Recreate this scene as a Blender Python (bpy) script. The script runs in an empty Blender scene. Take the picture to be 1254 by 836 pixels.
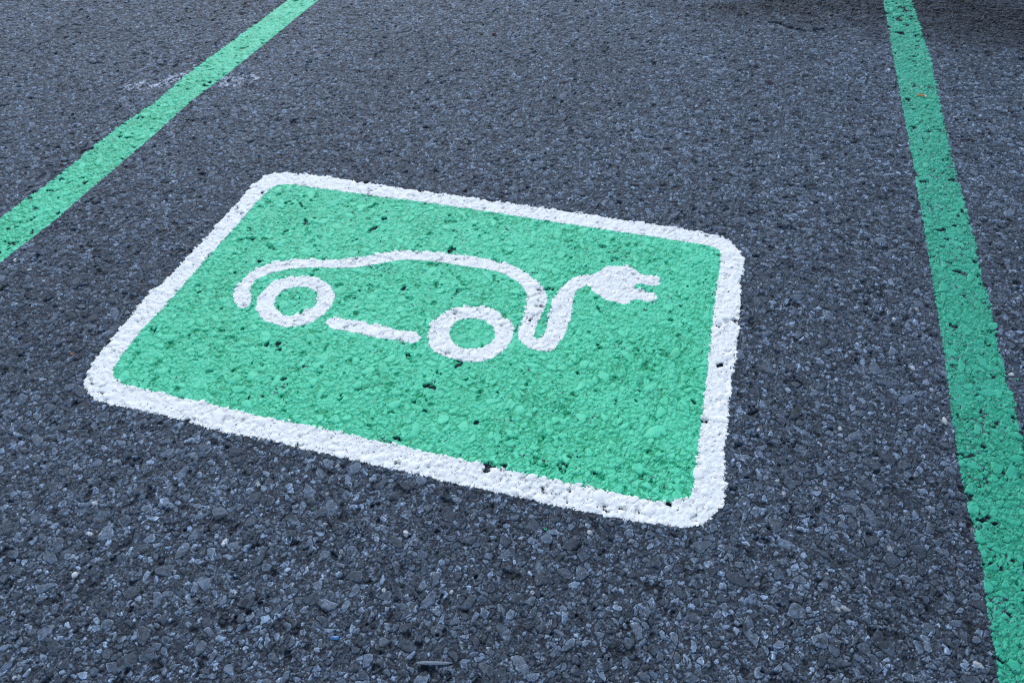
# Painted charging bay on worn asphalt.  Units: metres.  X runs across the bay, Y along its lines, Z up.
import bpy, math, time
import numpy as np
from mathutils import Matrix, Vector
T0 = time.time()
SC = bpy.context.scene
COL = SC.collection
F = np.float32

# ------------------------------------------------------------------ measured outlines on the ground (metres)
LINE_A = [[(-1.7756, 2.9691), (-1.7774, 2.5782), (-1.7776, 2.2465), (-1.7907, 2.0255), (-1.7731, 1.7409), (-1.7684, 1.498), (-1.7648, 1.3868), (-1.7595, 1.2673), (-1.7668, 1.1796), (-1.7697, 1.0922)], [(-1.9215, 1.2578), (-1.9248, 1.3588), (-1.9136, 1.4656), (-1.9227, 1.6401), (-1.9294, 1.8236), (-1.9144, 1.9763), (-1.9272, 2.2172), (-1.9202, 2.4799), (-1.9122, 2.6896), (-1.9109, 2.9475)]]
LINE_B = [[(0.5973, 3.5258), (0.5979, 2.9304), (0.6005, 2.5514), (0.6032, 2.2379), (0.6018, 2.0374), (0.6017, 1.7856), (0.5997, 1.5833), (0.599, 1.4078), (0.5979, 1.354), (0.5951, 1.2529), (0.5922, 1.1596), (0.5901, 1.0736), (0.5917, 1.0083), (0.5932, 0.9468), (0.5998, 0.8788), (0.6012, 0.8247), (0.5972, 0.752), (0.5977, 0.6862), (0.5963, 0.6256)], [(0.7208, 1.1501), (0.7218, 1.2069), (0.726, 1.2844), (0.7144, 1.3125), (0.7221, 1.3538), (0.7157, 1.3908), (0.7212, 1.482), (0.725, 1.5716), (0.7187, 1.6734), (0.7253, 1.8179), (0.7209, 2.0679), (0.7169, 2.2667), (0.7197, 2.5), (0.7236, 2.6329), (0.7293, 2.9819), (0.7137, 3.5527)]]
OUTER = [(-1.2902, 1.6677), (-1.2078, 1.6886), (-1.0925, 1.6954), (-0.9499, 1.6932), (-0.8359, 1.6909), (-0.6719, 1.6978), (-0.5135, 1.6967), (-0.331, 1.7014), (-0.1537, 1.6951), (-0.0786, 1.6988), (0.0027, 1.6975), (0.0553, 1.6922), (0.0888, 1.6852), (0.1156, 1.6589), (0.1391, 1.622), (0.144, 1.5711), (0.1407, 1.5144), (0.1499, 1.344), (0.1446, 1.2325), (0.1411, 1.1304), (0.1454, 1.0206), (0.1435, 0.9538), (0.1538, 0.8844), (0.1547, 0.8529), (0.1486, 0.8337), (0.1394, 0.8183), (0.1235, 0.794), (0.1069, 0.7805), (0.0898, 0.7722), (0.0512, 0.7674), (0.0046, 0.763), (-0.0504, 0.7587), (-0.125, 0.7547), (-0.2121, 0.7552), (-0.3004, 0.7521), (-0.3876, 0.7498), (-0.4926, 0.7512), (-0.5814, 0.7497), (-0.6723, 0.7481), (-0.789, 0.7511), (-0.8759, 0.7408), (-0.9951, 0.7495), (-1.0566, 0.7469), (-1.1219, 0.7482), (-1.1906, 0.744), (-1.231, 0.7626), (-1.2556, 0.7811), (-1.2686, 0.8007), (-1.2759, 0.8275), (-1.2857, 0.8598), (-1.2848, 0.9044), (-1.2899, 0.9519), (-1.2944, 1.0149), (-1.3022, 1.0874), (-1.2904, 1.1343), (-1.2905, 1.2446), (-1.2934, 1.3683), (-1.2975, 1.5091), (-1.2978, 1.6103)]
INNER = [(-1.2204, 1.6196), (-1.177, 1.6306), (-1.1235, 1.6276), (-0.9982, 1.633), (-0.898, 1.6324), (-0.7903, 1.6395), (-0.6528, 1.6407), (-0.545, 1.6421), (-0.3498, 1.6403), (-0.1449, 1.6413), (0.0022, 1.6422), (0.0455, 1.6406), (0.0731, 1.6319), (0.0829, 1.6143), (0.0833, 1.5552), (0.0833, 1.3834), (0.0871, 1.2437), (0.0882, 1.1161), (0.0902, 1.0167), (0.091, 0.9298), (0.0922, 0.8675), (0.086, 0.8389), (0.0578, 0.8263), (0.0215, 0.8141), (-0.0309, 0.8164), (-0.0689, 0.8144), (-0.1385, 0.814), (-0.2207, 0.8114), (-0.3223, 0.8101), (-0.41, 0.8112), (-0.5171, 0.8098), (-0.6089, 0.8089), (-0.702, 0.8061), (-0.8197, 0.8047), (-0.9151, 0.8041), (-1.0139, 0.8064), (-1.1101, 0.8012), (-1.1737, 0.8032), (-1.211, 0.8229), (-1.2206, 0.845), (-1.2305, 0.9077), (-1.2352, 0.9753), (-1.2312, 1.049), (-1.2335, 1.1584), (-1.2365, 1.278), (-1.2362, 1.4068), (-1.2393, 1.5091), (-1.2387, 1.5878)]
WHEEL_A = [(-1.0111, 1.1157), (-1.0218, 1.1403), (-1.0223, 1.1818), (-1.0076, 1.2165), (-0.9899, 1.2333), (-0.9518, 1.2507), (-0.9201, 1.2543), (-0.8809, 1.2428), (-0.8513, 1.2226), (-0.8303, 1.1928), (-0.8272, 1.1601), (-0.8309, 1.1285), (-0.8462, 1.0965), (-0.8672, 1.0762), (-0.9033, 1.0613), (-0.9293, 1.0685), (-0.9587, 1.0696), (-0.9876, 1.0868)]
WHEEL_A_IN = [(-0.9705, 1.1311), (-0.977, 1.161), (-0.9729, 1.1831), (-0.9593, 1.2007), (-0.9197, 1.2134), (-0.8955, 1.2058), (-0.8779, 1.1872), (-0.8667, 1.1586), (-0.8744, 1.1386), (-0.8935, 1.114), (-0.9122, 1.0981), (-0.9413, 1.1077)]
WHEEL_B = [(-0.558, 1.1219), (-0.5661, 1.1654), (-0.5563, 1.1956), (-0.5354, 1.2318), (-0.5044, 1.2465), (-0.4537, 1.2599), (-0.4281, 1.2557), (-0.3983, 1.2355), (-0.3747, 1.2207), (-0.3645, 1.1984), (-0.3608, 1.1625), (-0.3703, 1.1205), (-0.3897, 1.094), (-0.4148, 1.0745), (-0.4441, 1.068), (-0.4786, 1.0707), (-0.5148, 1.0758), (-0.5404, 1.0906)]
WHEEL_B_IN = [(-0.5142, 1.1542), (-0.5123, 1.1841), (-0.4959, 1.2054), (-0.4454, 1.2138), (-0.4224, 1.1995), (-0.403, 1.1695), (-0.4048, 1.1426), (-0.4221, 1.1241), (-0.4466, 1.111), (-0.4713, 1.1071), (-0.4934, 1.1214), (-0.5071, 1.1398)]
SILL = [(-0.8164, 1.1024), (-0.8129, 1.1173), (-0.796, 1.1308), (-0.7659, 1.1283), (-0.7216, 1.1326), (-0.7087, 1.1257), (-0.6899, 1.1307), (-0.6527, 1.1266), (-0.6226, 1.1276), (-0.5997, 1.132), (-0.5801, 1.1255), (-0.5679, 1.11), (-0.5811, 1.0913), (-0.609, 1.0939), (-0.6763, 1.0878), (-0.7122, 1.0891), (-0.7537, 1.091), (-0.7854, 1.0877)]
CAR = [(-1.0869, 1.132), (-1.0938, 1.1489), (-1.0974, 1.1689), (-1.0956, 1.2031), (-1.0907, 1.2361), (-1.0755, 1.2575), (-1.0481, 1.2833), (-1.0133, 1.3017), (-0.985, 1.3144), (-0.9346, 1.3234), (-0.8809, 1.3371), (-0.8538, 1.3516), (-0.8242, 1.3615), (-0.8101, 1.3756), (-0.7835, 1.3927), (-0.7505, 1.4111), (-0.7012, 1.4229), (-0.6557, 1.4286), (-0.6068, 1.4342), (-0.542, 1.4378), (-0.4904, 1.4386), (-0.4431, 1.431), (-0.408, 1.4177), (-0.3742, 1.3978), (-0.3384, 1.3644), (-0.3216, 1.3399), (-0.3162, 1.3137), (-0.3143, 1.2707), (-0.3164, 1.2272), (-0.3186, 1.1974), (-0.314, 1.1862), (-0.3028, 1.1813), (-0.2955, 1.1974), (-0.2917, 1.2169), (-0.2972, 1.249), (-0.2991, 1.2868), (-0.3017, 1.3263), (-0.2959, 1.3643), (-0.2828, 1.3987), (-0.2722, 1.42), (-0.2544, 1.4361), (-0.2314, 1.4404), (-0.2168, 1.4544), (-0.2036, 1.4782), (-0.1859, 1.4932), (-0.1466, 1.5018), (-0.1222, 1.4934), (-0.1099, 1.4784), (-0.0822, 1.478), (-0.0648, 1.4782), (-0.0532, 1.4575), (-0.0575, 1.4449), (-0.0788, 1.4384), (-0.0962, 1.4406), (-0.1135, 1.44), (-0.1152, 1.4278), (-0.1078, 1.4201), (-0.0779, 1.4164), (-0.0656, 1.4158), (-0.0571, 1.3991), (-0.0605, 1.3813), (-0.0817, 1.3776), (-0.1064, 1.3804), (-0.1158, 1.3723), (-0.117, 1.3596), (-0.1329, 1.3523), (-0.1507, 1.3556), (-0.175, 1.3567), (-0.1972, 1.3696), (-0.2172, 1.3835), (-0.2274, 1.4021), (-0.2396, 1.3953), (-0.2567, 1.3634), (-0.251, 1.3263), (-0.2465, 1.2797), (-0.2445, 1.2335), (-0.248, 1.2002), (-0.2566, 1.1659), (-0.2587, 1.1558), (-0.2866, 1.1431), (-0.326, 1.1509), (-0.3484, 1.1714), (-0.355, 1.19), (-0.3562, 1.2245), (-0.3554, 1.2377), (-0.3594, 1.2843), (-0.3657, 1.3188), (-0.3826, 1.3463), (-0.4049, 1.3708), (-0.4247, 1.3749), (-0.4373, 1.386), (-0.4635, 1.3929), (-0.5092, 1.3963), (-0.5596, 1.3928), (-0.6251, 1.3938), (-0.6875, 1.3845), (-0.7355, 1.3744), (-0.7609, 1.355), (-0.8084, 1.3262), (-0.8648, 1.3031), (-0.9264, 1.291), (-0.966, 1.2779), (-1.011, 1.2595), (-1.0321, 1.2419), (-1.0489, 1.2225), (-1.063, 1.1999), (-1.0601, 1.1718), (-1.0393, 1.1446), (-1.0248, 1.1168), (-1.0305, 1.0981), (-1.0494, 1.0971), (-1.0707, 1.1134)]
CUT_CABLE = [(-0.3221, 1.4049), (-0.3006, 1.2683), (-0.3092, 1.1846), (-0.3018, 1.1128)]
CUT_PLUG = [(-0.2416, 1.4769), (-0.2176, 1.3674)]
CRACK = [(-0.125, 3.178), (0.0195, 3.2292), (0.1902, 3.175), (0.2945, 3.1255), (0.3565, 3.1727), (0.4679, 3.2823), (0.5902, 3.2524), (0.6465, 3.1927), (0.7779, 3.1766), (0.9077, 3.0722), (1.0527, 3.0498)]
PALE = [(-1.5444, 1.5505), (-0.7364, 0.6463), (-0.6017, 0.7276), (0.7291, 1.3406), (0.3557, 0.6833), (0.5768, 1.1622), (-1.5686, 1.6738), (-0.5659, 0.6004), (-0.4106, 0.6218), (-0.4064, 0.508), (-0.2904, 0.5371), (-0.1538, 0.5735), (-0.966, 0.4685), (-0.987, 0.4627), (-0.9548, 0.3845), (-1.0217, 0.5233), (-0.9298, 0.2065), (-0.7298, 0.5161), (-0.5914, 0.6626), (-1.0335, 0.667), (-0.7338, 0.645), (-1.0439, 0.6171), (0.447, 0.8276), (0.3664, 0.6892), (0.3237, 0.6392), (0.206, 1.0415), (0.2474, 0.9237), (0.2604, 0.8963), (-1.0473, 2.265), (-0.3369, 2.2484), (-0.6211, 2.7358), (-1.0849, 2.4009), (-1.6, 2.5961), (-1.6836, 2.8138), (0.4729, 2.4001), (0.2328, 2.2139), (0.323, 2.0497), (0.3421, 2.1334), (0.3347, 2.0894), (0.599, 2.6689), (0.576, 2.8447), (0.4978, 1.4656), (0.5527, 1.5157), (0.5261, 1.3088), (0.3676, 1.0898), (0.3379, 0.7464), (0.5703, 0.6472), (-0.7864, 1.9992), (-0.7752, 3.0705), (0.7591, 2.5321), (0.4529, 2.101), (0.071, 1.9406), (-1.0993, 1.3422), (-1.6034, 2.8686), (-1.491, 2.5277), (-2.496, 2.1366), (-2.1225, 2.4557), (-1.9813, 2.7085), (-1.5805, 1.3057), (-1.4792, 0.977), (-1.7372, 1.1097), (-1.6679, 1.0853)]
CAM_R = [[0.960609, 0.277182, -0.020012], [0.182952, -0.684961, -0.705236], [-0.209187, 0.673794, -0.70869]]
CAM_F = 899.1436304468244
BUTT = [(0.6517, 2.6573), (0.6837, 2.6531)]
LEAF = [(0.1613, 2.6313), (0.0715, 2.3), (-0.9827, 2.8883), (-0.9106, 2.8081), (-0.84, 2.8411), (-1.8779, 2.9551), (-1.3435, 0.8525)]
BLUE = [(-0.4599, 0.4074), (-0.4462, 0.407)]
SHARD = [(-0.3089, 0.4049), (-0.2471, 0.4222)]
SCRAPE = [(-2.0573, 2.0895), (-1.9896, 2.0927), (-1.9658, 2.1388), (-1.9416, 2.1858), (-1.7554, 2.1766), (-1.7045, 2.1823), (-1.6839, 2.2279)]
PEBBLES = [((0.7291, 1.3406), (0.0062, 0.005, 0.0045), 0, 'round white pebble just right of the long green line'), ((0.5755, 1.164), (0.0105, 0.0055, 0.004), 1, 'angular cream pebble just left of the long green line'), ((-0.4112, 0.6234), (0.0055, 0.0038, 0.003), 0, 'small pale pebble on the asphalt in front of the near white border'), ((-0.9548, 0.3845), (0.0065, 0.0055, 0.004), 0, 'rounded off-white pebble alone on the near left asphalt'), ((-0.0821, 0.7159), (0.0062, 0.005, 0.004), 1, 'cream pebble in front of the near right corner of the white border')]
FLECKS = [((-0.1624, 0.7), 0.0032, 'bright green paint fleck in front of the near white border'), ((-0.6025, 0.6271), 0.0014, 'tiny green paint fleck before the middle of the near white border'), ((-1.5778, 1.5983), 0.0042, 'green paint fleck between the bright green line and the white border'), ((0.7403, 1.3299), 0.003, 'green paint fleck right of the long green line, beside a white pebble'), ((-0.1605, 0.7496), 0.0016, 'tiny green paint fleck touching the near white border')]

CAM_H = 1.2172

# ------------------------------------------------------------------ noise tables
N = 512
_tab = {}
def table(seed, n=1):
    k = (seed, n)
    if k not in _tab:
        _tab[k] = np.random.default_rng(seed).random((n, N * N), dtype=F)
    return _tab[k]
def vnoise(X, Y, cell, seed):
    t = table(seed)[0]
    x = X * F(1 / cell) + F(1000.37); y = Y * F(1 / cell) + F(1000.71)
    i = np.floor(x).astype(np.int32); j = np.floor(y).astype(np.int32)
    fx = x - i; fy = y - j
    fx = fx * fx * (3 - 2 * fx); fy = fy * fy * (3 - 2 * fy)
    i0 = i & (N - 1); i1 = (i + 1) & (N - 1); j0 = (j & (N - 1)) * N; j1 = ((j + 1) & (N - 1)) * N
    a = t[i0 + j0]; b = t[i1 + j0]; c = t[i0 + j1]; d = t[i1 + j1]
    return (a + (b - a) * fx) * (1 - fy) + (c + (d - c) * fx) * fy
def fbm(X, Y, cell, seed, n=3):
    s = 0; w = 0; a = 1.0
    for k in range(n):
        s = s + F(a) * vnoise(X, Y, cell / 2 ** k, seed + k); w += a; a *= .55
    return s / F(w)

# ------------------------------------------------------------------ crushed-stone layers
def stone_layer(X, Y, cell, prob, rmin, rmax, top0, top1, tilt, seed, aspect=2.3):
    """height, tone and edge field of randomly broken stones; -1 where there is none"""
    T = table(seed, 16)
    bh = np.full(X.shape, -1, F); bt = np.zeros(X.shape, F); be = np.zeros(X.shape, F)
    gx = X * F(1 / cell) + F(500); gy = Y * F(1 / cell) + F(500)
    ci = np.floor(gx).astype(np.int32); cj = np.floor(gy).astype(np.int32)
    ang = [math.pi * 2 * k / 6 + (.25 if k % 2 else -.2) for k in range(6)]
    for oi in (-1, 0, 1):
        for oj in (-1, 0, 1):
            i = ci + oi; j = cj + oj
            idx = (i & (N - 1)) * N + (j & (N - 1))
            px = (i + .5 + (T[0][idx] - .5) * F(.8) - gx) * F(-cell)
            py = (j + .5 + (T[1][idx] - .5) * F(.8) - gy) * F(-cell)
            r = F(rmin) + T[2][idx] ** 2 * F(rmax - rmin)
            near = (px * px + py * py < (r * F(1.6)) ** 2) & (T[3][idx] < prob)
            w = np.nonzero(near)[0]
            if not len(w): continue
            idx = idx[w]; px = px[w]; py = py[w]; r = r[w]
            a = T[4][idx] * F(math.pi); ca = np.cos(a); sa = np.sin(a)
            asp = 1 + T[5][idx] * F(aspect - 1)
            q = np.sqrt(asp)
            u = (px * ca + py * sa) / (r * q); v = (py * ca - px * sa) * q / r
            e = np.full(u.shape, -9, F)
            for k in range(6):
                o = F(.52) + T[6 + k][idx] * F(.72)
                e = np.maximum(e, u * F(math.cos(ang[k])) + v * F(math.sin(ang[k])) - o)
            # rounded corner
            e = np.maximum(e, np.sqrt(u * u + v * v) - F(1.12))
            em = e * r
            bw = np.minimum(F(.0015), r * F(.25))
            t = np.clip((em + bw) / bw, 0, 3)
            z = F(top0) + T[12][idx] * F(top1 - top0) + ((T[13][idx] - F(.5)) * px + (T[14][idx] - F(.5)) * py) * F(tilt) \
                - t * t * (bw * F(.35) + r * F(.03)) - (u * u + v * v) * (F(.05) + T[15][idx] * F(.07)) * r
            z = np.where(em > F(.0011), F(-1), z)
            better = z > bh[w]
            w = w[better]
            bh[w] = z[better]; bt[w] = T[15][idx][better]; be[w] = em[better]
    return bh, bt, be

def sd_poly(X, Y, poly, pad=.03, far=-1.0):
    """signed distance, positive inside"""
    P = np.array(poly, F)
    out = np.full(X.shape, far, F)
    w = np.nonzero((X > P[:, 0].min() - pad) & (X < P[:, 0].max() + pad) & (Y > P[:, 1].min() - pad) & (Y < P[:, 1].max() + pad))[0]
    x = X[w]; y = Y[w]
    d2 = np.full(x.shape, 9, F); ins = np.zeros(x.shape, bool)
    for k in range(len(P)):
        ax, ay = P[k]; bx, by = P[(k + 1) % len(P)]
        ex, ey = bx - ax, by - ay
        t = np.clip(((x - ax) * ex + (y - ay) * ey) / (ex * ex + ey * ey + 1e-12), 0, 1)
        d2 = np.minimum(d2, (x - ax - t * ex) ** 2 + (y - ay - t * ey) ** 2)
        if ay != by:
            c = ((ay > y) != (by > y)) & (x < (y - ay) * (ex / ey) + ax)
            ins ^= c
    out[w] = np.where(ins, np.sqrt(d2), -np.sqrt(d2))
    return out
def smooth_closed(P, n=2):
    P = np.array(P, float)
    for _ in range(n):                       # corner cutting
        Q = np.roll(P, -1, 0)
        P = np.stack([P * .75 + Q * .25, P * .25 + Q * .75], 1).reshape(-1, 2)
    return P.tolist()

# ------------------------------------------------------------------ the ground sheet: one grid, fine by the bay, coarse to the horizon
fw = np.array([CAM_R[2][0], CAM_R[2][1]]); fw /= np.linalg.norm(fw)     # long axis of the fine patch
rt = np.array([fw[1], -fw[0]])
NC = 2100
def halfw(v): return np.where(v < .2, 1.0, 1.0 + (v - .2) * .555)
vs = [.2]
while vs[-1] < 3.75:
    vs.append(vs[-1] + 2 * float(halfw(np.array(vs[-1]))) / NC * .98)
VF0 = 0
back = [vs[0]]; st = .003
while back[-1] > -60: back.append(back[-1] - st); st *= 1.35
front = [vs[-1]]; st = .006
while front[-1] < 90: front.append(front[-1] + st); st *= 1.35
nb, nf = len(back) - 1, len(front) - 1
V = np.array(back[:0:-1] + vs + front[1:])
us = np.linspace(-1, 1, NC)
ext = [1]; st = .003
while ext[-1] < 60: ext.append(ext[-1] + st); st *= 1.35
ne = len(ext) - 1
U = np.array([-e for e in ext[:0:-1]] + us.tolist() + ext[1:])
NR, NU = len(V), len(U)
hw = halfw(np.minimum(V, 20))
LX = (U[None, :] * hw[:, None]); LY = np.repeat(V[:, None], NU, 1)
X = (rt[0] * LX + fw[0] * LY).astype(F).ravel(); Y = (rt[1] * LX + fw[1] * LY).astype(F).ravel()
fine_r = (np.arange(NR) >= nb) & (np.arange(NR) < NR - nf); fine_c = (np.arange(NU) >= ne) & (np.arange(NU) < NU - ne)
FINE = (fine_r[:, None] & fine_c[None, :]).ravel()
fi = np.nonzero(FINE)[0]
x = X[fi]; y = Y[fi]
print('grid', NR, NU, len(fi), time.time() - T0)

def seg_dist(x, y, pts):
    d2 = np.full(x.shape, 1e3, F)
    for (ax, ay), (bx, by) in zip(pts[:-1], pts[1:]):
        ex, ey = bx - ax, by - ay
        t = np.clip(((x - ax) * ex + (y - ay) * ey) / (ex * ex + ey * ey), 0, 1)
        d2 = np.minimum(d2, (x - ax - t * ex) ** 2 + (y - ay - t * ey) ** 2)
    return np.sqrt(d2)

CH = 400000
def chunks(f, *arrs):
    outs = None
    for s in range(0, len(arrs[0]), CH):
        r = f(*[a[s:s + CH] for a in arrs])
        if outs is None: outs = [[] for _ in r]
        for o, q in zip(outs, r): o.append(q)
    return [np.concatenate(o) for o in outs]

def surface(x, y):
    """height (m), linear albedo rgb and a few fields of the worn asphalt"""
    # wobble so that no stone edge is ruler straight
    wx = x + (vnoise(x, y, .005, 11) - F(.5)) * F(.0020) + (vnoise(x, y, .0022, 17) - F(.5)) * F(.0008)
    wy = y + (vnoise(x, y, .005, 12) - F(.5)) * F(.0020) + (vnoise(x, y, .0022, 18) - F(.5)) * F(.0008)
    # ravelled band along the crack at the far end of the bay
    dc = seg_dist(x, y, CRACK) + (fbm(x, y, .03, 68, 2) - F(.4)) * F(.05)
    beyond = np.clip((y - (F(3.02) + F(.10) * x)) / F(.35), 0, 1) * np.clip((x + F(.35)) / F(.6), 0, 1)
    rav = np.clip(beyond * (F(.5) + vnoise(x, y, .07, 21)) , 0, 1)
    pitn = fbm(x, y, .022, 31, 2)
    pit = np.clip((pitn - F(.735) + rav * F(.13)) / F(.05), 0, 1)
    lows = fbm(x, y, .016, 41, 2)                      # shallow hollows between the bigger stones
    H = F(-.0032) + (vnoise(wx, wy, .0045, 51) - F(.5)) * F(.0012) + (vnoise(wx, wy, .0020, 52) - F(.5)) * F(.0010) - pit * F(.0030) - rav * F(.0012)
    face = np.zeros(x.shape, F); tone = np.full(x.shape, -1.0, F); edge = np.zeros(x.shape, F)
    for cell, pr, r0, r1, t0, t1, ti, seed in (
            (.0056, .52, .0014, .0028, -.0030, -.0014, .30, 101),
            (.0098, .62, .0026, .0050, -.0025, -.0005, .40, 111),
            (.0170, .62, .0044, .0088, -.0018, .0004, .38, 121),
            (.0185, .55, .0044, .0092, -.0018, .0006, .34, 131),
            (.0340, .50, .0085, .0165, -.0009, .0009, .20, 141)):
        h, t, e = stone_layer(wx, wy, cell, pr, r0, r1, t0, t1, ti, seed)
        if r1 < .006: h = h - pit * F(.0030) - rav * F(.0010)
        elif r1 < .010: h = h - pit * F(.0018)
        h = h - np.clip(lows - F(.5), 0, 1) * F(.0030)
        if r1 > .012: t = F(.14) + F(.55) * t
        elif r1 < .006: t = np.where(t > F(.974), t, t * F(.72))
        elif r1 > .006: t = np.where(t > F(.974), t, t * F(.96))
        if r1 > .006:                      # bitumen-lined gap round the larger stones, open on some sides
            gap = (h > -.5) & (e > 0)
            open_ = vnoise(x, y, .008, seed + 3)
            H = np.where(gap, np.minimum(H, F(-.0026) - open_ * F(.0028)), H); tone = np.where(gap, F(-1), tone)
            h = np.where(e > 0, F(-1), h)
        m = h > H
        face = np.where(m, F(min(1, r1 / .009)), face)
        H = np.where(m, h, H); tone = np.where(m, t, tone); edge = np.where(m, e, edge)
    st = tone >= 0
    # the crack
    cr = np.clip((fbm(x, y, .05, 65, 2) - F(.33)) / F(.1), 0, 1) * np.clip(1 - dc / (F(.006) + F(.040) * vnoise(x, y, .035, 61) ** 2), 0, 1)
    H = H - cr * F(.012)
    void = np.clip((fbm(x, y, .030, 35, 3) - F(.785)) / F(.03), 0, 1)      # a few places where stones have come out
    H = H - void * F(.0055)
    # surface grain of the stones
    H = H + (vnoise(x, y, .0026, 71) - F(.5)) * F(.00045)
    # broad waves of the road
    H = H + (vnoise(x, y, .45, 75) - F(.5)) * F(.0015)
    # --- colour
    big = fbm(x, y, .35, 81, 3)
    a = np.where(st, (F(.034) + F(.182) * np.maximum(tone, 0) ** F(1.8)) * (F(.58) + F(.84) * vnoise(x, y, .0038, 93)), F(.012) + F(.17) * vnoise(x, y, .0022, 91) ** 2 * vnoise(x, y, .011, 92))
    a = a * np.where(st, 1 + F(1.7) * np.exp(-((edge + F(.0009)) / F(.0008)) ** 2) * np.clip(vnoise(x, y, .009, 95) * 2 - F(.5), 0, 1), 1)
    pale = st & (tone > F(.974))
    a = np.where(pale, F(.15) + F(.24) * vnoise(x, y, .02, 96), a)
    # darker patch in the far right corner, carried on along the far edge
    far_dark = np.clip(F(1.6) - np.sqrt(((x - F(1.12)) / F(.52)) ** 2 + ((y - F(3.42)) / F(.40)) ** 2) - F(1.1) * (fbm(x, y, .16, 67, 3) - F(.3)), 0, 1)
    far_dark = np.maximum(far_dark, F(.7) * np.clip((y - F(3.13) - F(.22) * x) / F(.16), 0, 1) * np.clip((x + F(.5)) / F(.4), 0, 1) * np.clip((fbm(x, y, .10, 69, 3) - F(.36)) / F(.16), 0, 1))
    a = a * (F(.78) + F(.44) * big) * (1 - F(.62) * rav) * (1 - F(.75) * far_dark) * (1 - F(.5) * void) * (1 - F(.6) * pit) * (1 - F(.85) * cr)
    warm = vnoise(x, y, .006, 97)
    rgb = np.stack([a * (F(.74) + F(.14) * warm), a * (F(.97) + F(.04) * warm), a * (F(1.24) - F(.14) * warm)], 1)
    # old pale scrape crossing the left line, rubbed onto the stone tops only
    sc = np.clip(1 - np.minimum(seg_dist(x, y, SCRAPE[:4]), seg_dist(x, y, SCRAPE[4:])) / (F(.018) + F(.050) * vnoise(x, y, .05, 98)), 0, 1)
    sc = np.clip(sc * 2, 0, 1) * np.clip((fbm(x, y, .016, 99, 3) - F(.40)) / F(.1), 0, 1) * np.clip((H + F(.0034)) / F(.0010), 0, 1)
    rgb = rgb * (1 - F(.85) * sc[:, None]) + F(.85) * sc[:, None] * np.array([.52, .53, .55], F)
    rim = np.where(st, np.exp(-((edge + F(.0008)) / F(.0010)) ** 2), F(0))
    return [H, rgb.astype(F), np.where(st, tone, F(0)), np.where(st, face, F(0)), rim]

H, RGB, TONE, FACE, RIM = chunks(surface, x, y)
print('surface', time.time() - T0)
# single pale stones bedded in the asphalt, where they are
rs = np.random.default_rng(5)
for (sx, sy) in PALE:
    r = rs.uniform(.0028, .0056); an = rs.uniform(0, 3.14); asp = rs.uniform(1, 1.7)
    w = np.nonzero((np.abs(x - sx) < .016) & (np.abs(y - sy) < .016))[0]
    px = x[w] - sx; py = y[w] - sy
    u = (px * math.cos(an) + py * math.sin(an)) / (r * asp); v = (py * math.cos(an) - px * math.sin(an)) / (r / asp ** .3)
    e = np.full(u.shape, -9.)
    for k in range(6):
        b = k * 1.047 + rs.uniform(-.3, .3); e = np.maximum(e, u * math.cos(b) + v * math.sin(b) - rs.uniform(.75, 1.05))
    z = .0009 - np.clip((e + .45) / .45, 0, 3) ** 2 * r * .33
    k = (e < .1) & (z > H[w] - .0003)
    H[w[k]] = z[k]
    c = rs.uniform(.24, .44); RGB[w[k]] = np.array([c, c * .985, c * .95], F) * (.8 + .3 * vnoise(x[w[k]], y[w[k]], .0025, 7))[:, None]

mean = RGB.mean(0)
QH = np.percentile(H[::7], [.6, 1.2, 2.8, 10, 25, 50, 90]); print(QH)
print('mean albedo', mean, 'H pct', np.percentile(H, [1, 5, 20, 50, 80, 95]))

def mesh_from(name, co, tris, attrs=None):
    me = bpy.data.meshes.new(name)
    n, m = len(co), len(tris)
    me.vertices.add(n); me.vertices.foreach_set('co', np.ascontiguousarray(co, F).ravel())
    me.loops.add(m * 3); me.loops.foreach_set('vertex_index', np.ascontiguousarray(tris, np.int32).ravel())
    me.polygons.add(m)
    me.polygons.foreach_set('loop_start', np.arange(0, m * 3, 3, dtype=np.int32))
    me.update(calc_edges=True)
    me.polygons.foreach_set('use_smooth', np.ones(m, bool))
    for k, v in (attrs or {}).items():
        if v.ndim == 2:
            a = me.attributes.new(k, 'FLOAT_COLOR', 'POINT')
            a.data.foreach_set('color', np.concatenate([v, np.ones((n, 1), F)], 1).astype(F).ravel())
        else:
            a = me.attributes.new(k, 'FLOAT', 'POINT'); a.data.foreach_set('value', v.astype(F))
    return me
def link(name, me, mat=None, parent=None):
    o = bpy.data.objects.new(name, me); COL.objects.link(o)
    if mat is not None and me is not None: me.materials.append(mat)
    if parent is not None: o.parent = parent
    return o
def tag(o, label=None, cat=None, group=None, kind=None):
    for k, v in (('label', label), ('category', cat), ('group', group), ('kind', kind)):
        if v: o[k] = v
    return o

def grid_tris(rows, cols, stride):
    r, c = np.meshgrid(rows, cols, indexing='ij')
    a = (r * stride + c).ravel().astype(np.int32)
    return np.concatenate([np.stack([a, a + 1, a + stride + 1], 1), np.stack([a, a + stride + 1, a + stride], 1)])

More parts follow.
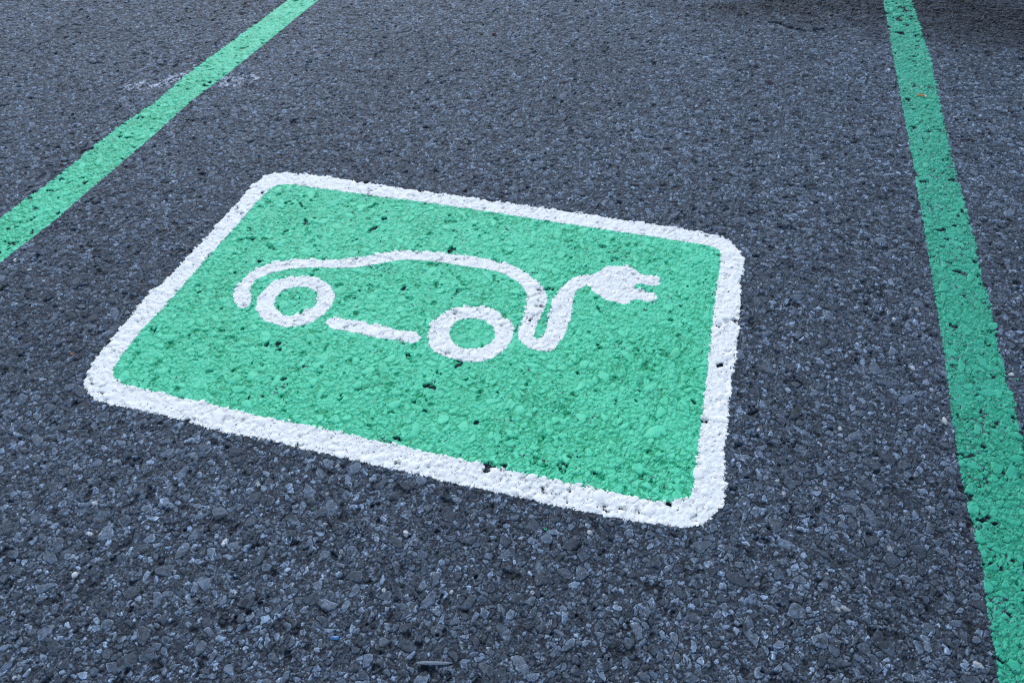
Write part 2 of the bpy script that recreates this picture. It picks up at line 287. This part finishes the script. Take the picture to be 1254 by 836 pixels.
# ------------------------------------------------------------------ materials
def nodes(name):
    m = bpy.data.materials.new(name); m.use_nodes = True
    nt = m.node_tree
    return m, nt, nt.nodes['Principled BSDF']
def nn(nt, t, **kw):
    n = nt.nodes.new(t)
    for k, v in kw.items():
        if k in n.inputs: n.inputs[k].default_value = v
        else: setattr(n, k, v)
    return n
def math_n(nt, op, a, b=None, clamp=False):
    n = nt.nodes.new('ShaderNodeMath'); n.operation = op; n.use_clamp = clamp
    for i, v in enumerate((a, b)):
        if v is None: continue
        if isinstance(v, (int, float)): n.inputs[i].default_value = v
        else: nt.links.new(v, n.inputs[i])
    return n.outputs[0]
def ramp(nt, src, lo, hi, a=0., b=1.):
    n = nt.nodes.new('ShaderNodeMapRange'); n.clamp = True
    nt.links.new(src, n.inputs['Value'])
    n.inputs['From Min'].default_value = lo; n.inputs['From Max'].default_value = hi
    n.inputs['To Min'].default_value = a; n.inputs['To Max'].default_value = b
    return n.outputs[0]
def mixc(nt, fac, a, b, mode='MIX'):
    n = nt.nodes.new('ShaderNodeMix'); n.data_type = 'RGBA'; n.blend_type = mode
    for s, v in ((n.inputs[0], fac), (n.inputs[6], a), (n.inputs[7], b)):
        if isinstance(v, (int, float)): s.default_value = v
        elif isinstance(v, tuple): s.default_value = (*v, 1)
        else: nt.links.new(v, s)
    return n.outputs[2]
def gpos(nt):
    return nt.nodes.new('ShaderNodeNewGeometry').outputs['Position']
def noise(nt, pos, scale, detail=2, rough=.5):
    n = nn(nt, 'ShaderNodeTexNoise', Scale=scale, Detail=detail, Roughness=rough)
    nt.links.new(pos, n.inputs['Vector']); return n.outputs['Fac']
def voro(nt, pos, scale, out='Distance', feature='F1'):
    n = nn(nt, 'ShaderNodeTexVoronoi', Scale=scale); n.feature = feature
    nt.links.new(pos, n.inputs['Vector']); return n.outputs[out]
def bump(nt, h, dist, strength=1., prev=None):
    n = nn(nt, 'ShaderNodeBump', Strength=strength, Distance=dist)
    nt.links.new(h, n.inputs['Height'])
    if prev is not None: nt.links.new(prev, n.inputs['Normal'])
    return n.outputs[0]

def asphalt():
    m, nt, b = nodes('asphalt')
    pos = gpos(nt)
    at = nn(nt, 'ShaderNodeAttribute', attribute_name='stone')
    # fine grit: tiny grains of varying brightness, a few of them quartz-bright
    vc = nn(nt, 'ShaderNodeTexVoronoi', Scale=430.); nt.links.new(pos, vc.inputs['Vector'])
    sep = nn(nt, 'ShaderNodeSeparateColor'); nt.links.new(vc.outputs['Color'], sep.inputs[0])
    grain = ramp(nt, sep.outputs[0], 0, 1, .5, 1.6)
    fine = ramp(nt, noise(nt, pos, 900, 2), .3, .7, .65, 1.4)
    fa = nn(nt, 'ShaderNodeAttribute', attribute_name='face')
    v = math_n(nt, 'MULTIPLY', grain, fine)
    v = math_n(nt, 'ADD', 1., math_n(nt, 'MULTIPLY', math_n(nt, 'SUBTRACT', v, 1.), ramp(nt, fa.outputs['Fac'], 0, 1, 1.2, .55)))
    comb = nn(nt, 'ShaderNodeCombineColor')
    for i in range(3): nt.links.new(v, comb.inputs[i])
    c = mixc(nt, 1., at.outputs['Color'], comb.outputs[0], 'MULTIPLY')
    vc2 = nn(nt, 'ShaderNodeTexVoronoi', Scale=260.); nt.links.new(pos, vc2.inputs['Vector'])
    sep2 = nn(nt, 'ShaderNodeSeparateColor'); nt.links.new(vc2.outputs['Color'], sep2.inputs[0])
    spark = math_n(nt, 'MULTIPLY', ramp(nt, sep2.outputs[1], .974, .982), ramp(nt, vc2.outputs['Distance'], .34, .26))
    c = mixc(nt, spark, c, (.30, .31, .33))
    nt.links.new(c, b.inputs['Base Color'])
    nt.links.new(ramp(nt, noise(nt, pos, 120, 2), .3, .7, .50, .72), b.inputs['Roughness'])
    b.inputs['Specular IOR Level'].default_value = .26
    n1 = bump(nt, noise(nt, pos, 420, 3, .6), .0011, .9)
    n2 = bump(nt, noise(nt, pos, 1300, 2, .6), .00035, .8, n1)
    nt.links.new(n2, b.inputs['Normal'])
    return m
def paint(name, thick, thin, dark, rough, pin):
    m, nt, b = nodes(name)
    pos = gpos(nt)
    at = nn(nt, 'ShaderNodeAttribute', attribute_name='film')
    f = math_n(nt, 'ADD', at.outputs['Fac'], math_n(nt, 'MULTIPLY', math_n(nt, 'SUBTRACT', noise(nt, pos, 150, 3, .6), .5), .5))
    c = mixc(nt, ramp(nt, f, .28, .66), thin, thick)
    c = mixc(nt, ramp(nt, noise(nt, pos, 620, 2), .35, .7, 0, .30), c, dark, 'MIX') if dark else c
    # pinholes where the road shows through the film
    pn = math_n(nt, 'ADD', noise(nt, pos, 290, 3, .6), ramp(nt, at.outputs['Fac'], .1, .6, .05, -.01))
    ph = math_n(nt, 'MULTIPLY', ramp(nt, pn, pin, pin + .025), ramp(nt, noise(nt, pos, 38, 2), .36, .52))
    c = mixc(nt, ph, c, (.045, .05, .06))
    nt.links.new(c, b.inputs['Base Color'])
    b.inputs['Roughness'].default_value = rough
    b.inputs['Specular IOR Level'].default_value = .3
    n1 = bump(nt, noise(nt, pos, 260, 3, .6), .0010, .55 if dark[0] < .1 else .4)
    nt.links.new(bump(nt, noise(nt, pos, 900, 2, .6), .0003, .7, n1), b.inputs['Normal'])
    return m
def plain(name, col, rough=.6, var=.15, scale=300):
    m, nt, b = nodes(name)
    pos = gpos(nt)
    v = ramp(nt, noise(nt, pos, scale, 3), .3, .7, 1 - var, 1 + var)
    comb = nn(nt, 'ShaderNodeCombineColor')
    for i in range(3): nt.links.new(v, comb.inputs[i])
    nt.links.new(mixc(nt, 1., col, comb.outputs[0], 'MULTIPLY'), b.inputs['Base Color'])
    b.inputs['Roughness'].default_value = rough
    nt.links.new(bump(nt, noise(nt, pos, scale * 2, 3), .0003, .6), b.inputs['Normal'])
    return m
M_ASPH = asphalt()
M_GREEN = paint('green_road_paint', (.105, .64, .335), (.010, .34, .125), (.008, .27, .10), .5, .65)
M_TEAL = paint('weathered_green_road_paint', (.042, .40, .22), (.008, .24, .105), (.005, .19, .08), .5, .62)
M_WHITE = paint('white_road_paint', (.87, .80, .68), (.74, .69, .60), (.64, .60, .53), .55, .625)

# ------------------------------------------------------------------ ground object
Z = np.zeros(len(X), F); Z[fi] = H
fc_ = np.zeros(len(X), F); fc_[fi] = FACE
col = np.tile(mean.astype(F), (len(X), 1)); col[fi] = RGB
co = np.stack([X, Y, Z], 1)
tris = grid_tris(np.arange(NR - 1), np.arange(NU - 1), NU)
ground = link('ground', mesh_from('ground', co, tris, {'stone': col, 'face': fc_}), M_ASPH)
tag(ground, 'dark worn asphalt with pale stones bedded in it', None, None, 'structure')
del tris
print('ground', time.time() - T0)

# ------------------------------------------------------------------ paint sheets (real films lying on the stones)
nfr = int(fine_r.sum()); nfc = int(fine_c.sum())
FT = None
def blur(a, k):
    a = a.reshape(nfr, nfc)
    for ax in (0, 1):
        c = np.cumsum(np.pad(a, [(k + 1, k) if i == ax else (0, 0) for i in (0, 1)], mode='edge'), axis=ax, dtype=np.float64)
        n = a.shape[ax]
        a = ((np.take(c, np.arange(2 * k + 1, n + 2 * k + 1), ax) - np.take(c, np.arange(0, n), ax)) / (2 * k + 1)).astype(F)
    return a.ravel()
BL = blur(blur(H, 2), 1); BW = blur(blur(H, 7), 7)
def film(name, sd, base, thick, mat, parent=None, edge=1.0, hole=None, fillz=None, hit=None, hole_noise=.0005, soft=-.0009, speck=.82):
    """sd: signed distance to the outline for every fine vertex; base: surface the film lies on"""
    if hole is None: hole = QH[1]
    if fillz is None: fillz = QH[1]
    rr = sd.reshape(nfr, nfc) > -.012
    rows = np.nonzero(rr.any(1))[0]; cols = np.nonzero(rr.any(0))[0]
    r0, r1, c0, c1 = rows[0], rows[-1], cols[0], cols[-1]
    sl = (slice(r0, r1 + 1), slice(c0, c1 + 1))
    g = lambda a: a.reshape(nfr, nfc)[sl].ravel()
    s = g(sd); xx = g(x); yy = g(y); hh = g(H); bb = g(base); tt = g(TONE)
    ed = (vnoise(xx, yy, .009, 301) - F(.5)) * F(.0036) + (vnoise(xx, yy, .0028, 302) - F(.5)) * F(.0050) + (tt - F(.5)) * F(.0022)
    c1_ = (s + ed * F(edge) + (hh - F(QH[5])) * F(.9)) * F(1000)
    c2_ = (hh - F(hole) - (fbm(xx, yy, .012, 311, 2) - F(.35)) * F(hole_noise) * 3) * F(1200)
    # small flakes missing, in loose clusters and mostly off the stone tops
    sn = fbm(xx, yy, .0048, 313, 2) + (vnoise(xx, yy, .040, 315) - F(.62)) * F(.28) - np.clip((hh - F(QH[5])) / F(.0020), -.5, 1) * F(.06)
    cov = np.minimum(np.minimum(c1_, c2_), (F(speck) - sn) * 14)
    top = np.maximum(bb, g(BL) + F(soft))
    top = np.maximum(top, F(fillz) + (vnoise(xx, yy, .004, 321) - F(.5)) * F(.0006)) + F(thick)
    z = np.where(cov > 0, bb + np.minimum(cov, 1) * (top - bb), bb + np.maximum(cov, -1) * F(.0006))
    nR, nC = r1 - r0 + 1, c1 - c0 + 1
    t = grid_tris(np.arange(nR - 1), np.arange(nC - 1), nC)
    keep = (cov[t] > 0).any(1) & (s[t] > -.0115).all(1)
    t = t[keep]
    if hit is not None:
        cx = xx[t].mean(1); cy = yy[t].mean(1)
        t = t[hit(cx, cy)]
    used, inv = np.unique(t.ravel(), return_inverse=True)
    t = inv.reshape(-1, 3)
    fl = F(.36) + F(.12) * tt - F(.24) * g(FACE) + F(.80) * g(RIM) * vnoise(xx, yy, .01, 337) + F(.55) * (fbm(xx, yy, .03, 331, 3) - F(.25)) + F(.36) * (fbm(xx, yy, .16, 335, 4) - F(.1)) + np.clip((hh - F(QH[5])) / F(.0012), -1, 1) * F(.13)
    fl = fl - F(.09) * np.clip((g(BL) - hh - F(.0001)) / F(.0008), 0, 1) - F(.20) * np.clip((g(BW) - g(BL)) / F(.0009), -.3, 1)
    me = mesh_from(name, np.stack([xx, yy, z], 1)[used], t, {'film': fl[used]})
    newbase = base.copy().reshape(nfr, nfc)
    zz = np.where(cov > 0, z, bb).reshape(nR, nC)
    newbase[sl] = np.maximum(newbase[sl], zz)
    return link(name, me, mat, parent), newbase.ravel()

def empty(name, loc=(0, 0, 0)):
    e = bpy.data.objects.new(name, None); COL.objects.link(e); e.location = loc; e.empty_display_size = .1
    return e

# charging symbol
mark = empty('charging_bay_marking', (0, 0, 0))
tag(mark, 'green painted rectangle with white border, white car outline and plug on asphalt', 'road marking')
sdO = sd_poly(x, y, smooth_closed(OUTER)); sdI = sd_poly(x, y, smooth_closed(INNER))
inner_grown = np.where(sdI > -.5, sdI, -1) + F(.012)
panel, B1 = film('green_panel', inner_grown, H, .00045, M_GREEN, mark, soft=-.0009)
border = np.minimum(sdO, -np.where(sdI < -.9, F(-1), sdI))
film('white_border', border, B1, .00025, M_WHITE, mark, speck=.85, soft=.0007)
sdC = sd_poly(x, y, smooth_closed(CAR))
def side(pts):
    def f(cx, cy):
        P = np.array(pts); o = np.argsort(P[:, 1])
        return cx > np.interp(cy, P[o, 1], P[o, 0])
    return f
isc = side(CUT_CABLE); isp = side(CUT_PLUG)
def right_of_notch(cx, cy): return isc(cx, cy) & (cx > -.34)
film('car_outline', sdC, B1, .00025, M_WHITE, mark, speck=.85, soft=.0007, edge=.6, hit=lambda a, b: ~right_of_notch(a, b))
film('cable', sdC, B1, .00025, M_WHITE, mark, speck=.85, soft=.0007, edge=.6, hit=lambda a, b: right_of_notch(a, b) & ~isp(a, b))
film('plug', sdC, B1, .00025, M_WHITE, mark, speck=.85, soft=.0007, edge=.6, hit=lambda a, b: right_of_notch(a, b) & isp(a, b))
for wo, wi in ((WHEEL_A, WHEEL_A_IN), (WHEEL_B, WHEEL_B_IN)):
    so = sd_poly(x, y, smooth_closed(wo)); si = sd_poly(x, y, smooth_closed(wi))
    film('wheel', np.minimum(so, -si), B1, .00025, M_WHITE, mark, speck=.85, soft=.0007, edge=.6)
film('door_sill', sd_poly(x, y, smooth_closed(SILL)), B1, .00025, M_WHITE, mark, speck=.85, soft=.0007, edge=.6)
print('marking', time.time() - T0)

# bay lines
def line(name, rightpts, leftpts, label, mat, hole, x0, x1):
    R = sorted(rightpts, key=lambda p: p[1]); L = sorted(leftpts, key=lambda p: p[1])
    ya, yb = -3., 9.
    poly = [(R[0][0], ya)] + R + [(R[-1][0], yb), (L[-1][0], yb)] + L[::-1] + [(L[0][0], ya)]
    sd = sd_poly(x, y, poly)
    o, _ = film(name, sd, H, .00045, mat, None, edge=.8, hole=hole, speck=.73 if mat is M_TEAL else .83)
    k = sd > .02
    ymin, ymax = float(y[k].min()), float(y[k].max())
    # plain continuation of the same stripe past the detailed part of the road
    me = o.data
    n0 = len(me.vertices)
    import bmesh
    bm = bmesh.new(); bm.from_mesh(me)
    for (s, e, xa, xb) in ((-2.8, ymin + .10, L[0][0], R[0][0]), (ymax - .10, 8.5, L[-1][0], R[-1][0])):
        vv = [bm.verts.new((xa, s, .004)), bm.verts.new((xb, s, .004)), bm.verts.new((xb, e, .004)), bm.verts.new((xa, e, .004))]
        bm.faces.new(vv)
    bm.to_mesh(me); bm.free()
    tag(o, label, 'road marking', 'green lines between parking bays')
    return o
line('parking_line', LINE_A[0], LINE_A[1], 'bright green painted line crossed by a pale scrape, beyond the car symbol', M_GREEN, QH[2], 0, 0)
line('parking_line', [(p[0], p[1]) for p in LINE_B[1]], LINE_B[0], 'long darker green painted line with a cigarette butt on it', M_TEAL, QH[2] + .0001, 0, 0)
print('lines', time.time() - T0)

# ------------------------------------------------------------------ small litter
def zat(px, py, r=.004):
    w = (np.abs(x - px) < r) & (np.abs(y - py) < r)
    return float(H[w].max()) if w.any() else 0.
import bmesh
rg = np.random.default_rng(77)
def lathe(name, prof, mat, parent, seg=20, jit=.0):
    bm = bmesh.new(); rings = []
    for (a, r) in prof:
        rings.append([bm.verts.new((a, (r + rg.uniform(-jit, jit)) * math.cos(t), (r + rg.uniform(-jit, jit)) * math.sin(t) * .9)) for t in [2 * math.pi * k / seg for k in range(seg)]])
    for A, Bq in zip(rings[:-1], rings[1:]):
        for k in range(seg): bm.faces.new((A[k], A[(k + 1) % seg], Bq[(k + 1) % seg], Bq[k]))
    bm.faces.new(rings[0][::-1]); bm.faces.new(rings[-1])
    bmesh.ops.recalc_face_normals(bm, faces=bm.faces)
    me = bpy.data.meshes.new(name); bm.to_mesh(me); bm.free()
    for p in me.polygons: p.use_smooth = len(p.vertices) == 4
    return link(name, me, mat, parent)
def blob(name, mat, size, label, cat, loc, rz, sub=2, jit=.16, seed=0, flat=.6, group=None, facet=True):
    g = np.random.default_rng(seed)
    bm = bmesh.new(); bmesh.ops.create_icosphere(bm, subdivisions=sub, radius=1)
    cuts = [(Vector(g.normal(size=3)).normalized(), g.uniform(.62, .95)) for _ in range(11)]
    for v in bm.verts:
        p = v.co.copy()
        for n, d in cuts:
            q = p.dot(n)
            if q > d: p -= n * (q - d) * .85
        p *= 1 + g.normal() * jit * .15
        v.co = Vector((p.x * size[0], p.y * size[1], max(p.z, -.6) * size[2]))
    me = bpy.data.meshes.new(name); bm.to_mesh(me); bm.free()
    for p in me.polygons: p.use_smooth = not facet
    o = link(name, me, mat); o.location = loc; o.rotation_euler = (0, 0, rz)
    tag(o, label, cat, group); return o
def flake(name, mat, outline, thick, label, cat, loc, rot, curl=.3, group=None, ridge=0.):
    """a thin curled solid: leaf bit, plastic scrap, paint fleck"""
    bm = bmesh.new(); n = len(outline)
    cx = sum(p[0] for p in outline) / n; cy = sum(p[1] for p in outline) / n
    L = max(abs(p[0] - cx) for p in outline)
    def zz(px, py): return curl * L * ((px - cx) / L) ** 2 + ridge * L * abs((py - cy) / L) * 2
    lay = []
    for dz in (0, thick):
        ring = [[bm.verts.new((cx + (px - cx) * f, cy + (py - cy) * f, zz(cx + (px - cx) * f, cy + (py - cy) * f) + dz)) for px, py in outline] for f in (1, .66, .33)]
        lay.append((ring, bm.verts.new((cx, cy, zz(cx, cy) + dz))))
    for s, (ring, c) in enumerate(lay):
        for A, Bq in zip(ring[:-1], ring[1:]):
            for k in range(n): bm.faces.new((A[k], A[(k + 1) % n], Bq[(k + 1) % n], Bq[k]))
        for k in range(n): bm.faces.new((ring[-1][k], ring[-1][(k + 1) % n], c))
    for k in range(n): bm.faces.new((lay[0][0][0][k], lay[0][0][0][(k + 1) % n], lay[1][0][0][(k + 1) % n], lay[1][0][0][k]))
    bmesh.ops.recalc_face_normals(bm, faces=bm.faces)
    me = bpy.data.meshes.new(name); bm.to_mesh(me); bm.free()
    for p in me.polygons: p.use_smooth = True
    o = link(name, me, mat); o.location = loc; o.rotation_euler = rot
    tag(o, label, cat, group); return o

M_CORK = plain('cork_tipping_paper', (.50, .23, .07), .6, .22, 500)
M_PAPER = plain('cigarette_paper', (.68, .66, .62), .8, .08)
M_ASH = plain('burnt_tobacco', (.03, .026, .022), .95, .4, 900)
M_BROWN = plain('dead_leaf', (.060, .014, .012), .6, .4, 400)
M_YELLOW = plain('yellowed_leaf', (.30, .22, .03), .6, .25, 300)
M_ORANGE = plain('orange_crumb', (.42, .13, .04), .7, .3, 500)
M_BLUE = plain('blue_plastic', (.045, .15, .30), .35, .08, 300)
M_PALE = plain('pale_pebble', (.52, .51, .48), .7, .2, 350)
M_PALE2 = plain('cream_pebble', (.40, .38, .34), .75, .3, 350)
M_GREY = plain('grey_splinter', (.17, .18, .20), .7, .3, 500)

(bx0, by0), (bx1, by1) = BUTT
bl = math.hypot(bx1 - bx0, by1 - by0)
bm_ = ((bx0 + bx1) / 2, (by0 + by1) / 2)
butt = empty('cigarette_butt', (bx0, by0, zat(*bm_, .008) + .0040)); butt.rotation_euler = (0, .02, math.atan2(by1 - by0, bx1 - bx0))
tag(butt, 'squashed cigarette butt with tan filter lying on the long green line', 'cigarette butt')
lathe('filter', [(0, .0034), (.0004, .0039), (.008, .0038), (.016, .0036), (bl * .74, .0038), (bl * .76, .0038)], M_CORK, butt, 20, .00022)
lathe('paper', [(bl * .762, .0036), (bl * .85, .0034), (bl * .95, .0029), (bl * .97, .0022)], M_PAPER, butt, 20, .0004)
lathe('burnt_end', [(bl * .972, .0020), (bl * .99, .0022), (bl * 1.01, .0012)], M_ASH, butt, 12, .0005)

leafo = [(-.012, 0), (-.006, .0035), (.004, .0042), (.011, .002), (.014, -.0005), (.006, -.003), (-.004, -.0036)]
lp = LEAF
def at(p, dz=.0005, r=.005): return (p[0], p[1], zat(p[0], p[1], r) + dz)
flake('leaf_fragment', M_BROWN, [(a * 1.25, b * 1.3) for a, b in leafo], .0006, 'curled dark red leaf fragment between the plug symbol and the long green line', 'leaf', at(lp[0]), (.25, .1, .35), .35, 'dry leaf bits on the asphalt', .3)
flake('leaf_fragment', M_BROWN, [(a * .7, b * .8) for a, b in leafo], .0006, 'thin brown leaf fragment lying nearer to the plug symbol', 'leaf', at(lp[1]), (.1, .05, .2), .3, 'dry leaf bits on the asphalt', .2)
for k, (p, lab) in enumerate(zip(lp[2:5], ('dark red seed, leftmost of three near the far edge', 'largest dark red seed, middle one of three near the far edge', 'flattened dark red seed, rightmost of three near the far edge'))):
    blob('seed', M_BROWN, ((.006, .005, .004), (.0095, .0065, .005), (.010, .004, .003))[k], lab, 'seed', at(p, .002), .3 + k, 2, .1, 30 + k, group='dark red seeds on the far asphalt', facet=False)
flake('leaf_fragment', M_YELLOW, [(a * 1.3, b * 2.2) for a, b in leafo], .0006, 'yellow leaf fragment lying on the bright green line', 'leaf', at(lp[5], .0012), (0, .1, .3), .25, None, .2)
blob('crumb', M_ORANGE, (.0035, .003, .0022), 'tiny orange crumb beside the near left corner of the white border', 'debris', at(lp[6], .001), .5, 2, .2, 3)
(u0, v0), (u1, v1) = BLUE
flake('plastic_scrap', M_BLUE, [(-.008, -.002), (-.004, .0025), (.003, .0035), (.0075, .003), (.008, -.0015), (.003, -.003), (-.004, -.003)], .0008,
      'small bright blue plastic scrap on the near asphalt', 'plastic scrap', at(((u0 + u1) / 2, (v0 + v1) / 2), .0012), (.35, .05, .2), .25, None, -.3)
(u0, v0), (u1, v1) = SHARD
sl = math.hypot(u1 - u0, v1 - v0)
blob('splinter', M_GREY, (sl / 2, .0034, .0028), 'long thin grey splinter on the asphalt near the bottom of the view', 'splinter', at(((u0 + u1) / 2, (v0 + v1) / 2), .0006, .010), math.atan2(v1 - v0, u1 - u0), 3, .3, 8)
for k, (p, sz, mt, lab) in enumerate(PEBBLES):
    blob('pebble', (M_PALE, M_PALE2)[mt], sz, lab, 'pebble', at(p, sz[2] * .25, .004), .4 + k * 1.3, 2, .2, 60 + k, facet=False)
for k, (p, s, lab) in enumerate(FLECKS):
    o = [(math.cos(t) * s * (1 + .35 * math.sin(3 * t + k)), math.sin(t) * s * (.8 + .3 * math.cos(2 * t + k))) for t in [i * math.pi / 5 for i in range(10)]]
    flake('paint_fleck', M_GREEN, o, .0005, lab, 'paint fleck', at(p, .0003, .003), (.05, .05, k), .1, 'green paint flecks on the asphalt')
print('litter', time.time() - T0)

# ------------------------------------------------------------------ camera
cam = bpy.data.cameras.new('camera'); cam.sensor_width = 36; cam.lens = CAM_F / 1254 * 36
cam.clip_start = .02; cam.clip_end = 500
cam.dof.use_dof = True; cam.dof.focus_distance = 1.7; cam.dof.aperture_fstop = 8
co_ = bpy.data.objects.new('camera', cam); COL.objects.link(co_); SC.camera = co_
r_, d_, f_ = [Vector(v) for v in CAM_R]
co_.matrix_world = Matrix(((r_.x, -d_.x, -f_.x, 0), (r_.y, -d_.y, -f_.y, 0), (r_.z, -d_.z, -f_.z, CAM_H), (0, 0, 0, 1)))

# ------------------------------------------------------------------ light: a bright overcast day
EL, AZ = math.radians(46), math.radians(-30)       # AZ: compass direction of the sun, clockwise from +Y
w = bpy.data.worlds.new('World'); SC.world = w; w.use_nodes = True
nt = w.node_tree; bg = nt.nodes['Background']
sky = nt.nodes.new('ShaderNodeTexSky'); sky.sky_type = 'NISHITA'; sky.sun_disc = False
sky.sun_elevation = EL; sky.sun_rotation = AZ
sky.air_density = 1.0; sky.dust_density = .3; sky.ozone_density = .5
nt.links.new(sky.outputs[0], bg.inputs[0]); bg.inputs[1].default_value = .15
sun = bpy.data.lights.new('sun', 'SUN'); sun.energy = .85; sun.angle = math.radians(10.5); sun.color = (1, .99, .965)
so = bpy.data.objects.new('sun', sun); COL.objects.link(so)
dirn = Vector((math.sin(AZ) * math.cos(EL), math.cos(AZ) * math.cos(EL), math.sin(EL)))
so.rotation_euler = dirn.to_track_quat('Z', 'Y').to_euler()
vs_ = SC.view_settings; vs_.view_transform = 'Standard'; vs_.look = 'None'; vs_.gamma = 1; vs_.exposure = 1.0
SC.render.engine = 'CYCLES'
SC.cycles.use_denoising = False
SC.cycles.max_bounces = 5
SC.cycles.filter_width = 1.1
print('done', time.time() - T0)
